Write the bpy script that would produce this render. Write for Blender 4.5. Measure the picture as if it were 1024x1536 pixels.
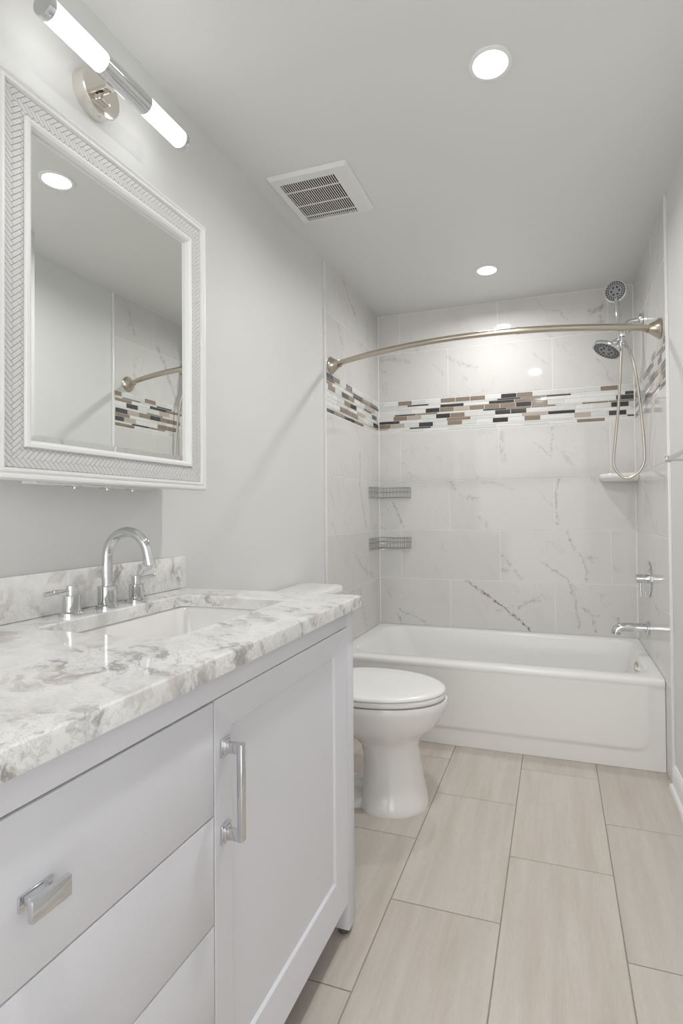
import bpy, bmesh, math, random
from mathutils import Vector, Matrix

# ------------------------------------------------------------------ clear
for o in list(bpy.data.objects):
    bpy.data.objects.remove(o, do_unlink=True)
S = bpy.context.scene
COL = S.collection
PI = math.pi

# ------------------------------------------------------------------ camera
F_PX, PX, PY = 802.449, 565.145, 757.243          # for a 1024 x 1536 frame
YAW, PITCH, ROLL = 0.32203, 0.01407, -0.00875
CAM = Vector((1.07436, -3.26936, 1.0978))
fw = Vector((-math.sin(YAW) * math.cos(PITCH), math.cos(YAW) * math.cos(PITCH), math.sin(PITCH)))
rt0 = Vector((math.cos(YAW), math.sin(YAW), 0))
up0 = rt0.cross(fw)
rt = rt0 * math.cos(ROLL) + up0 * math.sin(ROLL)
up = -rt0 * math.sin(ROLL) + up0 * math.cos(ROLL)
cd = bpy.data.cameras.new('camera')
cam = bpy.data.objects.new('camera', cd)
COL.objects.link(cam)
cam.matrix_world = Matrix(((rt.x, up.x, -fw.x, CAM.x), (rt.y, up.y, -fw.y, CAM.y), (rt.z, up.z, -fw.z, CAM.z), (0, 0, 0, 1)))
cd.sensor_fit = 'VERTICAL'
cd.sensor_height = 36.0
cd.lens = F_PX * 36.0 / 1536.0
cd.shift_x = (512 - PX) / 1536.0
cd.shift_y = (PY - 768) / 1536.0
cd.clip_start = 0.02
S.camera = cam

# ------------------------------------------------------------------ world / light / exposure
DOWNLIGHT = 3.35           # watts of each recessed light, beam limited by its can
LENS = 6.0                # glow of the lens itself
TUBE = 1.75
WORLD_FILL = 1.45                 # fill light, added through the made-up opening behind the camera
w = bpy.data.worlds.new('world')
S.world = w
w.use_nodes = True
w.node_tree.nodes['Background'].inputs[0].default_value = (1.0, 0.99, 0.98, 1)
w.node_tree.nodes['Background'].inputs[1].default_value = WORLD_FILL
S.view_settings.view_transform = 'Standard'
S.view_settings.look = 'None'
S.view_settings.gamma = 1.0
S.view_settings.use_curve_mapping = False
S.view_settings.exposure = 1.08

# ------------------------------------------------------------------ dimensions
W, H = 1.5, 2.3596
YF = -3.95                 # wall behind the camera
TL, TR = -0.829, -0.880    # front edges of the tile on the left / right wall
TUBY, TUBZ = -0.768, 0.387
ZROWS = [0.389, 0.681, 0.985, 1.291, 1.6005]
ZB0, ZB1 = 1.6005, 1.8039
ZTOP = [1.8039, 2.108, H - 0.002]

# ------------------------------------------------------------------ mesh helpers
class MB:
    """collects shapes in one mesh"""
    def __init__(self):
        self.bm = bmesh.new()

    def _merge(self, b, mat=0):
        me = bpy.data.meshes.new('t')
        for f in b.faces:
            if mat is not None:
                f.material_index = mat
        b.to_mesh(me)
        b.free()
        self.bm.from_mesh(me)
        bpy.data.meshes.remove(me)
        return self

    def box(self, x0, x1, y0, y1, z0, z1, bev=0.0, seg=2, mat=0, M=None):
        b = bmesh.new()
        bmesh.ops.create_cube(b, size=1)
        for v in b.verts:
            v.co = Vector(((x0 + x1) / 2 + v.co.x * (x1 - x0), (y0 + y1) / 2 + v.co.y * (y1 - y0), (z0 + z1) / 2 + v.co.z * (z1 - z0)))
        if bev > 0:
            bmesh.ops.bevel(b, geom=list(b.edges), offset=bev, segments=seg, profile=0.5, affect='EDGES', clamp_overlap=True)
        if M is not None:
            bmesh.ops.transform(b, matrix=M, verts=b.verts)
        return self._merge(b, mat)

    def loft(self, loops, cap0=True, cap1=True, closed=True, mat=0):
        """loops: list of equal-length rings of points"""
        b = bmesh.new()
        rings = [[b.verts.new(p) for p in lp] for lp in loops]
        n = len(rings[0])
        for i in range(len(rings) - 1):
            for j in range(n if closed else n - 1):
                a, c = rings[i], rings[i + 1]
                b.faces.new((a[j], a[(j + 1) % n], c[(j + 1) % n], c[j]))
        if cap0 and closed:
            b.faces.new(list(reversed(rings[0])))
        if cap1 and closed:
            b.faces.new(rings[-1])
        bmesh.ops.recalc_face_normals(b, faces=b.faces)
        return self._merge(b, mat)

    def lathe(self, prof, n=32, M=None, mat=0, cap=True):
        """prof: (r, h) pairs, turned about the local z axis"""
        loops = []
        for r, h in prof:
            lp = [Vector((max(r, 1e-5) * math.cos(2 * PI * k / n), max(r, 1e-5) * math.sin(2 * PI * k / n), h)) for k in range(n)]
            if M is not None:
                lp = [M @ p for p in lp]
            loops.append(lp)
        return self.loft(loops, cap, cap, mat=mat)

    def tube(self, pts, r, n=16, mat=0, cap=True):
        pts = [Vector(p) for p in pts]
        rs = r if isinstance(r, (list, tuple)) else [r] * len(pts)
        T = []
        for i in range(len(pts)):
            a = pts[max(0, i - 1)]
            c = pts[min(len(pts) - 1, i + 1)]
            T.append((c - a).normalized())
        t0 = T[0]
        ref = Vector((0, 0, 1)) if abs(t0.z) < 0.9 else Vector((1, 0, 0))
        u = t0.cross(ref).normalized()
        loops = []
        for i, p in enumerate(pts):
            t = T[i]
            u = (u - t * u.dot(t)).normalized()
            v = t.cross(u)
            loops.append([p + (u * math.cos(2 * PI * k / n) + v * math.sin(2 * PI * k / n)) * rs[i] for k in range(n)])
        return self.loft(loops, cap, cap, mat=mat)

    def prism(self, poly, z0, z1, axes=(0, 1, 2), mat=0):
        """poly in (axes0, axes1), extruded along axes2"""
        def P(a, c, h):
            v = [0, 0, 0]
            v[axes[0]] = a
            v[axes[1]] = c
            v[axes[2]] = h
            return Vector(v)
        return self.loft([[P(a, c, z0) for a, c in poly], [P(a, c, z1) for a, c in poly]], mat=mat)

    def build(self, name, mats, parent=None, smooth=35, loc=None):
        me = bpy.data.meshes.new(name)
        self.bm.normal_update()
        self.bm.to_mesh(me)
        self.bm.free()
        for m in (mats if isinstance(mats, (list, tuple)) else [mats]):
            me.materials.append(m)
        o = bpy.data.objects.new(name, me)
        COL.objects.link(o)
        if smooth:
            me.shade_smooth()
            me.set_sharp_from_angle(angle=math.radians(smooth))
        if parent is not None:
            o.parent = parent
            o.matrix_parent_inverse = Matrix.Translation(-Vector(parent.location)) if parent.type == 'EMPTY' else Matrix()
        return o


def tag(o, label, cat, group=None):
    o['label'] = label
    o['category'] = cat
    if group:
        o['group'] = group
    return o


def thing(name, loc, label, cat, group=None):
    o = bpy.data.objects.new(name, None)
    o.empty_display_size = 0.05
    o.location = loc
    COL.objects.link(o)
    return tag(o, label, cat, group)


def structure(o):
    o['kind'] = 'structure'
    return o


def rrect(x0, x1, y0, y1, r, z, n=6):
    r = max(r, 1e-4)
    pts = []
    for cx, cy, a0 in ((x1 - r, y1 - r, 0), (x0 + r, y1 - r, PI / 2), (x0 + r, y0 + r, PI), (x1 - r, y0 + r, 1.5 * PI)):
        for k in range(n + 1):
            a = a0 + PI / 2 * k / n
            pts.append(Vector((cx + r * math.cos(a), cy + r * math.sin(a), z)))
    return pts


def axis_matrix(origin, direction):
    d = Vector(direction).normalized()
    q = d.to_track_quat('Z', 'Y')
    return Matrix.Translation(Vector(origin)) @ q.to_matrix().to_4x4()


def smooth_path(pts, per=8):
    """Catmull-Rom through the points"""
    P = [Vector(p) for p in pts]
    out = []
    for i in range(len(P) - 1):
        p0 = P[i - 1] if i > 0 else P[i] * 2 - P[i + 1]
        p1, p2 = P[i], P[i + 1]
        p3 = P[i + 2] if i + 2 < len(P) else P[i + 1] * 2 - P[i]
        for k in range(per):
            t = k / per
            out.append(0.5 * ((2 * p1) + (p2 - p0) * t + (2 * p0 - 5 * p1 + 4 * p2 - p3) * t * t + (3 * p1 - p0 - 3 * p2 + p3) * t ** 3))
    out.append(P[-1])
    return out

# ------------------------------------------------------------------ materials
def new_mat(name):
    m = bpy.data.materials.new(name)
    m.use_nodes = True
    return m, m.node_tree, m.node_tree.nodes['Principled BSDF']


def simple(name, col, rough=0.5, metal=0.0, coat=0.0, spec=0.5, bump=0.0, bscale=300):
    m, t, p = new_mat(name)
    p.inputs['Base Color'].default_value = (*col, 1)
    p.inputs['Roughness'].default_value = rough
    p.inputs['Metallic'].default_value = metal
    p.inputs['Coat Weight'].default_value = coat
    p.inputs['Coat Roughness'].default_value = 0.05
    p.inputs['Specular IOR Level'].default_value = spec
    if bump:
        tc = t.nodes.new('ShaderNodeTexCoord')
        nz = t.nodes.new('ShaderNodeTexNoise')
        nz.inputs['Scale'].default_value = bscale
        bp = t.nodes.new('ShaderNodeBump')
        bp.inputs['Strength'].default_value = bump
        bp.inputs['Distance'].default_value = 0.001
        t.links.new(tc.outputs['Object'], nz.inputs['Vector'])
        t.links.new(nz.outputs[0], bp.inputs['Height'])
        t.links.new(bp.outputs[0], p.inputs['Normal'])
    return m


def emit(name, col, strength):
    m = bpy.data.materials.new(name)
    m.use_nodes = True
    t = m.node_tree
    t.nodes.remove(t.nodes['Principled BSDF'])
    e = t.nodes.new('ShaderNodeEmission')
    e.inputs[0].default_value = (*col, 1)
    e.inputs[1].default_value = strength
    t.links.new(e.outputs[0], t.nodes['Material Output'].inputs[0])
    return m


M = {}
M['wall'] = simple('wall_paint', (0.75, 0.755, 0.75), 0.5, bump=0.05, bscale=220)
M['ceiling'] = simple('ceiling_paint', (0.76, 0.765, 0.745), 0.4, bump=0.05, bscale=200)
M['trim'] = simple('trim_paint', (0.86, 0.86, 0.85), 0.3)
M['grout'] = simple('white_grout', (0.88, 0.875, 0.86), 0.7)
M['edge'] = simple('white_edge_trim', (0.84, 0.84, 0.82), 0.25)
M['cabinet'] = simple('white_cabinet_lacquer', (0.765, 0.77, 0.815), 0.33)
M['porcelain'] = simple('white_porcelain', (0.86, 0.85, 0.83), 0.12, coat=0.6)
M['seat'] = simple('white_seat_plastic', (0.88, 0.875, 0.865), 0.22)
M['tub'] = simple('white_tub_enamel', (0.86, 0.855, 0.835), 0.2, spec=0.3)
M['chrome'] = simple('polished_chrome', (0.70, 0.71, 0.725), 0.06, 1.0)
M['nickel'] = simple('brushed_nickel', (0.56, 0.50, 0.425), 0.24, 1.0)
M['satin'] = simple('polished_nickel', (0.80, 0.77, 0.72), 0.1, 1.0)
M['wire'] = simple('steel_wire', (0.42, 0.43, 0.44), 0.3, 1.0)
M['hose'] = simple('steel_hose', (0.62, 0.585, 0.53), 0.28, 1.0)
M['mirror'] = simple('mirror_glass', (0.90, 0.92, 0.90), 0.0, 1.0)
M['black'] = simple('gap_shade_black', (0.006, 0.006, 0.006), 0.9, spec=0.0)  # near-black colour standing in for shade inside gaps
M['nozzle'] = simple('grey_nozzle_plate', (0.30, 0.31, 0.32), 0.35, 0.5)
M['rubber'] = simple('black_rubber', (0.02, 0.02, 0.02), 0.5)
M['vent'] = simple('vent_plastic', (0.80, 0.80, 0.79), 0.4)
M['foot'] = simple('foot_glide', (0.12, 0.10, 0.08), 0.6)
M['frame'] = simple('frame_white', (0.82, 0.82, 0.815), 0.35)
M['weave'] = simple('herringbone_relief', (0.66, 0.655, 0.655), 0.42, bump=0.25, bscale=260)
M['weave_gap'] = simple('herringbone_groove', (0.38, 0.37, 0.37), 0.6)
M['lens'] = emit('downlight_lens', (1.0, 0.99, 0.975), LENS)
M['tube'] = emit('glowing_tube_glass', (1.0, 0.99, 0.97), TUBE)
M['m_white'] = simple('mosaic_white_glass', (0.80, 0.80, 0.78), 0.1, coat=0.5)
M['m_frost'] = simple('mosaic_frosted_glass', (0.70, 0.71, 0.695), 0.12, coat=0.5)
M['m_tan'] = simple('mosaic_taupe_glass', (0.27, 0.215, 0.165), 0.12, coat=0.4)
M['m_pearl'] = simple('mosaic_pearl_stone', (0.50, 0.43, 0.38), 0.15, coat=0.4)
M['m_dark'] = simple('mosaic_dark_glass', (0.045, 0.042, 0.045), 0.1, coat=0.4)


class NT:
    """little node-tree writer"""
    def __init__(self, t):
        self.t = t

    def n(self, typ, **kw):
        nd = self.t.nodes.new(typ)
        for k, v in kw.items():
            setattr(nd, k, v)
        return nd

    def put(self, sock, v):
        if isinstance(v, bpy.types.NodeSocket):
            self.t.links.new(v, sock)
        else:
            sock.default_value = v

    def math(self, op, a, b=0.0, c=None, clamp=False):
        nd = self.n('ShaderNodeMath', operation=op, use_clamp=clamp)
        self.put(nd.inputs[0], a)
        self.put(nd.inputs[1], b)
        if c is not None:
            self.put(nd.inputs[2], c)
        return nd.outputs[0]

    def vec(self, op, a, b=(0, 0, 0)):
        nd = self.n('ShaderNodeVectorMath', operation=op)
        self.put(nd.inputs[0], a)
        self.put(nd.inputs[1], b)
        return nd.outputs['Value'] if op in ('LENGTH', 'DOT_PRODUCT') else nd.outputs[0]

    def ramp(self, v, a, b, lo=0.0, hi=1.0, smooth=True):
        nd = self.n('ShaderNodeMapRange', clamp=True)
        nd.interpolation_type = 'SMOOTHSTEP' if smooth else 'LINEAR'
        self.put(nd.inputs['Value'], v)
        self.put(nd.inputs['From Min'], a)
        self.put(nd.inputs['From Max'], b)
        self.put(nd.inputs['To Min'], lo)
        self.put(nd.inputs['To Max'], hi)
        return nd.outputs[0]

    def noise(self, vec, scale, detail=3.0, rough=0.5, color=False):
        nd = self.n('ShaderNodeTexNoise')
        self.put(nd.inputs['Vector'], vec)
        nd.inputs['Scale'].default_value = scale
        nd.inputs['Detail'].default_value = detail
        nd.inputs['Roughness'].default_value = rough
        return nd.outputs['Color'] if color else nd.outputs[0]

    def mix(self, f, a, b):
        nd = self.n('ShaderNodeMix', data_type='RGBA')
        self.put(nd.inputs[0], f)
        self.put(nd.inputs[6], a)
        self.put(nd.inputs[7], b)
        return nd.outputs[2]

    def mapping(self, v, loc=(0, 0, 0), rot=(0, 0, 0), scale=(1, 1, 1), typ='POINT'):
        nd = self.n('ShaderNodeMapping', vector_type=typ)
        self.put(nd.inputs['Vector'], v)
        nd.inputs['Location'].default_value = loc
        nd.inputs['Rotation'].default_value = rot
        nd.inputs['Scale'].default_value = scale
        return nd.outputs[0]


def tile_material(name, uaxis, veins):
    """glossy white marble-look porcelain; 'veins' are polylines (u, z, half width, strength, brown) in wall coordinates"""
    m, t, p = new_mat(name)
    N = NT(t)
    tc = N.n('ShaderNodeTexCoord').outputs['Object']
    sep = N.n('ShaderNodeSeparateXYZ')
    t.links.new(tc, sep.inputs[0])
    comb = N.n('ShaderNodeCombineXYZ')
    t.links.new(sep.outputs[uaxis], comb.inputs[0])
    t.links.new(sep.outputs[2], comb.inputs[1])
    uv = comb.outputs[0]
    at = N.n('ShaderNodeAttribute', attribute_name='tile_rnd')
    rnd = at.outputs['Fac']
    n1 = N.vec('SUBTRACT', N.noise(uv, 9.0, 3.0, 0.6, True), (0.5, 0.5, 0.5))
    n2 = N.vec('SUBTRACT', N.noise(uv, 45.0, 3.0, 0.7, True), (0.5, 0.5, 0.5))
    d1 = N.vec('MULTIPLY', n1, (0.05, 0.05, 0))
    d2 = N.vec('MULTIPLY', n2, (0.034, 0.034, 0))
    pw = N.vec('ADD', uv, N.vec('ADD', d1, d2))
    brk = N.ramp(N.noise(uv, 34.0, 4.0, 0.7), 0.40, 0.60, 0.15, 1.0)
    total, brown = None, None
    for line, hw, st, br in veins:
        for (u0, z0), (u1, z1) in zip(line[:-1], line[1:]):
            L = math.hypot(u1 - u0, z1 - z0)
            ang = math.atan2(z1 - z0, u1 - u0)
            # TEXTURE mapping: (p - loc) rotated back
            q = N.mapping(pw, ((u0 + u1) / 2, (z0 + z1) / 2, 0), (0, 0, ang), (1, 1, 1), 'TEXTURE')
            q = N.vec('ABSOLUTE', q)
            q = N.vec('MAXIMUM', N.vec('SUBTRACT', q, (L / 2, 0, 0)), (0, 0, 0))
            d = N.vec('LENGTH', q)
            v = N.ramp(d, 0.0, hw, st, 0.0)
            total = v if total is None else N.math('MAXIMUM', total, v)
            if br:
                b2 = N.ramp(d, 0.0, hw * 0.8, 1.0, 0.0)
                brown = b2 if brown is None else N.math('MAXIMUM', brown, b2)
    # faint veining that differs from tile to tile
    off = N.n('ShaderNodeCombineXYZ')
    t.links.new(N.math('MULTIPLY', rnd, 17.0), off.inputs[0])
    t.links.new(N.math('MULTIPLY', rnd, 43.0), off.inputs[1])
    pt = N.mapping(N.vec('ADD', uv, off.outputs[0]), rot=(0, 0, 0.9))
    pt = N.mapping(pt, scale=(1.0, 2.2, 1))
    warp = N.vec('MULTIPLY', N.vec('SUBTRACT', N.noise(pt, 4.0, 4, 0.6, True), (0.5, 0.5, 0.5)), (0.5, 0.5, 0.0))
    f = N.noise(N.vec('ADD', pt, warp), 2.6, 5.0, 0.55)
    fine = N.ramp(N.math('ABSOLUTE', N.math('SUBTRACT', f, 0.5)), 0.0, 0.014, 0.30, 0.0)
    mask = N.ramp(N.noise(pt, 3.0, 2, 0.5), 0.50, 0.68)
    fine = N.math('MULTIPLY', fine, mask)
    cloud = N.math('MULTIPLY', N.ramp(f, 0.52, 0.75), 0.10)
    amt = N.math('MULTIPLY', total, brk)
    amt = N.math('MAXIMUM', amt, N.math('MAXIMUM', fine, cloud))
    vein_col = (0.30, 0.295, 0.285, 1)
    if brown is not None:
        vein_col = N.mix(brown, vein_col, (0.20, 0.135, 0.075, 1))
    base = N.mix(N.ramp(rnd, 0.0, 1.0, smooth=False), (0.70, 0.69, 0.672, 1), (0.735, 0.727, 0.71, 1))
    t.links.new(N.mix(amt, base, vein_col), p.inputs['Base Color'])
    p.inputs['Roughness'].default_value = 0.06
    p.inputs['Specular IOR Level'].default_value = 0.22
    p.inputs['Coat Weight'].default_value = 0.0
    p.inputs['Coat Roughness'].default_value = 0.05
    return m


BV = [
    ([(0.557, 0.673), (0.66, 0.606), (0.796, 0.514), (0.932, 0.389)], 0.012, 0.95, True),
    ([(0.133, 0.486), (0.176, 0.459), (0.232, 0.449), (0.322, 0.392)], 0.010, 0.6, False),
    ([(0.115, 0.456), (0.149, 0.395)], 0.011, 0.7, False),
    ([(0.086, 1.167), (0.164, 1.002)], 0.010, 0.6, False),
    ([(0.452, 1.277), (0.538, 1.193), (0.631, 1.167)], 0.022, 0.5, False),
    ([(0.656, 1.28), (0.739, 1.266), (0.84, 1.231)], 0.013, 0.28, False),
    ([(0.637, 1.058), (0.677, 1.042), (0.684, 0.99)], 0.015, 0.4, False),
    ([(0.765, 0.839), (0.83, 0.769)], 0.014, 0.42, False),
    ([(0.766, 0.745), (0.80, 0.74)], 0.026, 0.5, False),
    ([(0.845, 0.741), (0.875, 0.699)], 0.018, 0.5, False),
    ([(0.957, 1.24), (1.053, 1.126)], 0.008, 0.4, False),
    ([(1.091, 1.28), (1.077, 1.182), (1.081, 1.021)], 0.012, 0.55, False),
    ([(1.135, 0.979), (1.18, 0.865), (1.226, 0.831), (1.289, 0.832)], 0.012, 0.6, False),
    ([(1.217, 0.816), (1.239, 0.748), (1.238, 0.691)], 0.012, 0.6, False),
    ([(0.997, 0.796), (1.026, 0.777), (1.149, 0.692)], 0.010, 0.55, False),
    ([(1.149, 0.673), (1.173, 0.571), (1.192, 0.431)], 0.014, 0.5, False),
    ([(1.212, 0.539), (1.267, 0.496), (1.302, 0.502)], 0.012, 0.5, False),
    ([(1.274, 0.496), (1.284, 0.41)], 0.014, 0.6, False),
    ([(0.858, 0.533), (0.911, 0.571), (0.979, 0.582)], 0.016, 0.5, False),
    ([(1.058, 2.278), (1.104, 2.264), (1.147, 2.204)], 0.009, 0.5, False),
    ([(1.273, 2.231), (1.326, 2.236), (1.347, 2.263)], 0.022, 0.7, False),
    ([(1.332, 2.2), (1.335, 2.151)], 0.026, 0.45, False),
    ([(0.952, 2.043), (1.045, 1.947)], 0.008, 0.35, False),
    ([(1.312, 1.96), (1.39, 1.82)], 0.010, 0.35, False),
    ([(1.068, 1.579), (1.057, 1.49), (1.056, 1.417)], 0.012, 0.4, False),
    ([(0.957, 1.507), (1.047, 1.425)], 0.009, 0.45, False),
    ([(0.448, 2.058), (0.534, 2.0), (0.628, 1.979)], 0.016, 0.42, False),
    ([(0.005, 2.081), (0.108, 2.079), (0.214, 2.048)], 0.016, 0.38, False),
    ([(0.005, 2.025), (0.072, 1.984)], 0.014, 0.38, False),
    ([(0.364, 2.029), (0.437, 1.947)], 0.008, 0.35, False),
    ([(0.774, 1.556), (0.769, 1.465), (0.791, 1.404)], 0.024, 0.42, False),
    ([(0.032, 0.622), (0.089, 0.548)], 0.008, 0.3, False),
    ([(0.734, 0.499), (0.831, 0.548)], 0.008, 0.4, False),
]
LV = [
    ([(-0.588, 2.355), (-0.501, 2.272), (-0.408, 2.237)], 0.012, 0.55, False),
    ([(-0.225, 2.265), (-0.203, 2.149)], 0.018, 0.35, False),
    ([(-0.349, 1.442), (-0.354, 1.248), (-0.322, 1.159), (-0.245, 0.997)], 0.014, 0.5, False),
    ([(-0.376, 0.809), (-0.251, 0.738), (-0.154, 0.715)], 0.022, 0.45, False),
    ([(-0.379, 0.664), (-0.259, 0.414)], 0.012, 0.5, False),
    ([(-0.777, 1.044), (-0.7, 0.98)], 0.010, 0.4, False),
    ([(-0.669, 2.078), (-0.615, 1.988)], 0.022, 0.45, False),
]
RV = [
    ([(-0.535, 2.139), (-0.459, 2.02), (-0.37, 1.857)], 0.020, 0.5, False),
    ([(-0.178, 1.252), (-0.418, 1.123), (-0.548, 1.012)], 0.012, 0.5, False),
    ([(-0.557, 0.658), (-0.638, 0.64)], 0.012, 0.6, False),
    ([(-0.785, 2.311), (-0.725, 2.155)], 0.014, 0.4, False),
    ([(-0.62, 1.45), (-0.50, 1.30)], 0.012, 0.4, False),
]
M['tile_back'] = tile_material('marble_tile_back', 0, BV)
M['tile_left'] = tile_material('marble_tile_left', 1, LV)
M['tile_right'] = tile_material('marble_tile_right', 1, RV)


def floor_material():
    m, t, p = new_mat('wood_grain_floor_tile')
    N = NT(t)
    tc = N.n('ShaderNodeTexCoord').outputs['Object']
    rnd = N.n('ShaderNodeAttribute', attribute_name='tile_rnd').outputs['Fac']
    off = N.n('ShaderNodeCombineXYZ')
    t.links.new(N.math('MULTIPLY', rnd, 31.0), off.inputs[0])
    t.links.new(N.math('MULTIPLY', rnd, 57.0), off.inputs[1])
    v = N.vec('ADD', tc, off.outputs[0])
    streak = N.noise(N.mapping(v, scale=(17, 1.6, 1)), 1.0, 6.0, 0.68)
    broad = N.noise(N.mapping(v, scale=(7, 0.8, 1)), 1.0, 3.0, 0.5)
    grit = N.noise(N.mapping(v, scale=(220, 40, 1)), 1.0, 2.0, 0.6)
    a = N.ramp(streak, 0.30, 0.70)
    b = N.ramp(broad, 0.3, 0.7)
    c = N.mix(a, (0.535, 0.475, 0.415, 1), (0.66, 0.61, 0.555, 1))
    c = N.mix(N.math('MULTIPLY', b, 0.5), c, (0.66, 0.622, 0.58, 1))
    c = N.mix(N.math('MULTIPLY', N.ramp(grit, 0.35, 0.7), 0.16), c, (0.47, 0.42, 0.36, 1))
    hs = N.n('ShaderNodeHueSaturation')
    t.links.new(c, hs.inputs['Color'])
    t.links.new(N.ramp(rnd, 0, 1, 0.96, 1.04, smooth=False), hs.inputs['Value'])
    t.links.new(hs.outputs[0], p.inputs['Base Color'])
    p.inputs['Roughness'].default_value = 0.38
    return m


def counter_material():
    m, t, p = new_mat('grey_veined_marble')
    N = NT(t)
    tc = N.n('ShaderNodeTexCoord').outputs['Object']
    r = N.mapping(tc, rot=(0.3, 0.2, 0.55))
    warp = N.vec('MULTIPLY', N.vec('SUBTRACT', N.noise(r, 7.0, 4, 0.6, True), (0.5, 0.5, 0.5)), (0.16, 0.16, 0.16))
    s = N.mapping(N.vec('ADD', r, warp), scale=(1.0, 2.5, 1.6))
    big = N.noise(s, 9.0, 6.0, 0.66)
    mid = N.noise(s, 24.0, 5.0, 0.65)
    sel = N.ramp(N.noise(r, 4.5, 3, 0.5), 0.36, 0.60, 0.30, 1.0)
    blot = N.ramp(big, 0.485, 0.625, 0.0, 0.88)
    wisp = N.ramp(N.math('ABSOLUTE', N.math('SUBTRACT', mid, 0.5)), 0.0, 0.05, 0.30, 0.0)
    amt = N.math('MULTIPLY', N.math('MAXIMUM', blot, wisp), sel)
    warmth = N.ramp(N.noise(r, 8.0, 3, 0.5), 0.45, 0.60)
    vc = N.mix(warmth, (0.31, 0.305, 0.315, 1), (0.42, 0.355, 0.29, 1))
    base = N.mix(N.ramp(N.noise(r, 14.0, 3, 0.5), 0.35, 0.65), (0.78, 0.775, 0.765, 1), (0.88, 0.88, 0.875, 1))
    c = N.mix(amt, base, vc)
    dk = N.ramp(N.math('ABSOLUTE', N.math('SUBTRACT', N.noise(s, 13.0, 6, 0.7), 0.5)), 0.0, 0.02, 0.55, 0.0)
    c = N.mix(N.math('MULTIPLY', dk, amt), c, (0.14, 0.13, 0.13, 1))
    t.links.new(c, p.inputs['Base Color'])
    p.inputs['Roughness'].default_value = 0.1
    p.inputs['Coat Weight'].default_value = 0.4
    p.inputs['Coat Roughness'].default_value = 0.04
    return m


M['floor'] = floor_material()
M['floor_grout'] = simple('floor_grout', (0.40, 0.335, 0.265), 0.8)
M['counter'] = counter_material()

# ------------------------------------------------------------------ setting
def tiles_mesh(name, rects, place, depth, mats, parent, gap=0.0019, rng=None, bev=0.0012):
    """rects: (u0,u1,v0,v1); place(u,v,h) -> point; one thin slab each, random value per tile in 'tile_rnd'"""
    me = bpy.data.meshes.new(name)
    V, Fc, R = [], [], []
    for (u0, u1, v0, v1) in rects:
        a, b, c, d = u0 + gap, u1 - gap, v0 + gap, v1 - gap
        if b - a < 0.004 or d - c < 0.004:
            continue
        i = len(V)
        for (g, h) in ((0, 0), (0, depth - bev), (bev, depth)):
            V += [place(a + g, c + g, h), place(b - g, c + g, h), place(b - g, d - g, h), place(a + g, d - g, h)]
        for k in range(2):
            for j in range(4):
                Fc.append((i + 4 * k + j, i + 4 * k + (j + 1) % 4, i + 4 * k + 4 + (j + 1) % 4, i + 4 * k + 4 + j))
        Fc.append((i + 8, i + 9, i + 10, i + 11))
        R += [rng.random()] * 12
    me.from_pydata([tuple(v) for v in V], [], Fc)
    at = me.attributes.new('tile_rnd', 'FLOAT', 'POINT')
    at.data.foreach_set('value', R)
    b = bmesh.new()
    b.from_mesh(me)
    bmesh.ops.recalc_face_normals(b, faces=b.faces)
    b.to_mesh(me)
    b.free()
    for m in mats:
        me.materials.append(m)
    o = bpy.data.objects.new(name, me)
    COL.objects.link(o)
    o.parent = parent
    return o


rng = random.Random(4)
# floor: slab (grout) with the tiles laid on it
floor = structure(MB().box(-0.11, 1.61, YF - 0.9, 0.10, -0.12, -0.003).build('floor', M['floor_grout'], smooth=0))
rects = []
TWD, TLN = 0.3044, 0.6052
for k in range(-3, 4):
    x0 = 0.617 + k * TWD
    base = {-3: -1.05, -2: -1.20, -1: -0.9026, 0: -1.1971, 1: -0.9026, 2: -1.2278, 3: -0.9}[k]
    y = base + 2 * TLN
    while y > YF - 0.9:
        a, b = y - TLN, y
        u0, u1 = max(x0, -0.008), min(x0 + TWD, 1.508)
        v0, v1 = max(a, YF - 0.85), min(b, -0.002)
        if u1 - u0 > 0.01 and v1 - v0 > 0.01:
            rects.append((u0, u1, v0, v1))
        y -= TLN
tiles_mesh('floor_tiles', rects, lambda u, v, h: Vector((u, v, -0.003 + h)), 0.003, [M['floor']], floor, gap=0.0015, rng=rng, bev=0.0008)

ceiling = structure(MB().box(-0.11, 1.61, YF - 0.9, 0.10, H, H + 0.1).build('ceiling', M['ceiling'], smooth=0))
wall_left = structure(MB().box(-0.11, -0.010, YF - 0.9, 0.10, 0, H).build('wall_left', M['wall'], smooth=0))
wall_right = structure(MB().box(1.510, 1.61, YF - 0.9, 0.10, 0, H).build('wall_right', M['wall'], smooth=0))
wall_back = structure(MB().box(-0.010, 1.510, 0.010, 0.10, 0, H).build('wall_back', M['wall'], smooth=0))
# wall behind the camera with an invented wide opening that lets the world fill in
OX0, OX1, OZ = 0.06, 1.44, 2.14      # made-up opening, sized for the fill light
wf = MB()
wf.box(-0.010, OX0, YF - 0.1, YF, 0, H)
wf.box(OX1, 1.51, YF - 0.1, YF, 0, H)
wf.box(OX0, OX1, YF - 0.1, YF, OZ, H)
wall_front = structure(wf.build('wall_front', M['wall'], smooth=0))
dj = MB()
dj.box(OX0 - 0.06, OX0, YF, YF + 0.016, 0, OZ + 0.065, 0.003)
dj.box(OX1, OX1 + 0.06, YF, YF + 0.016, 0, OZ + 0.065, 0.003)
dj.box(OX0 + 0.0005, OX1 - 0.0005, YF, YF + 0.016, OZ, OZ + 0.065, 0.003)
structure(dj.build('trim_3', M['trim']))  # casing of the made-up opening

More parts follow.
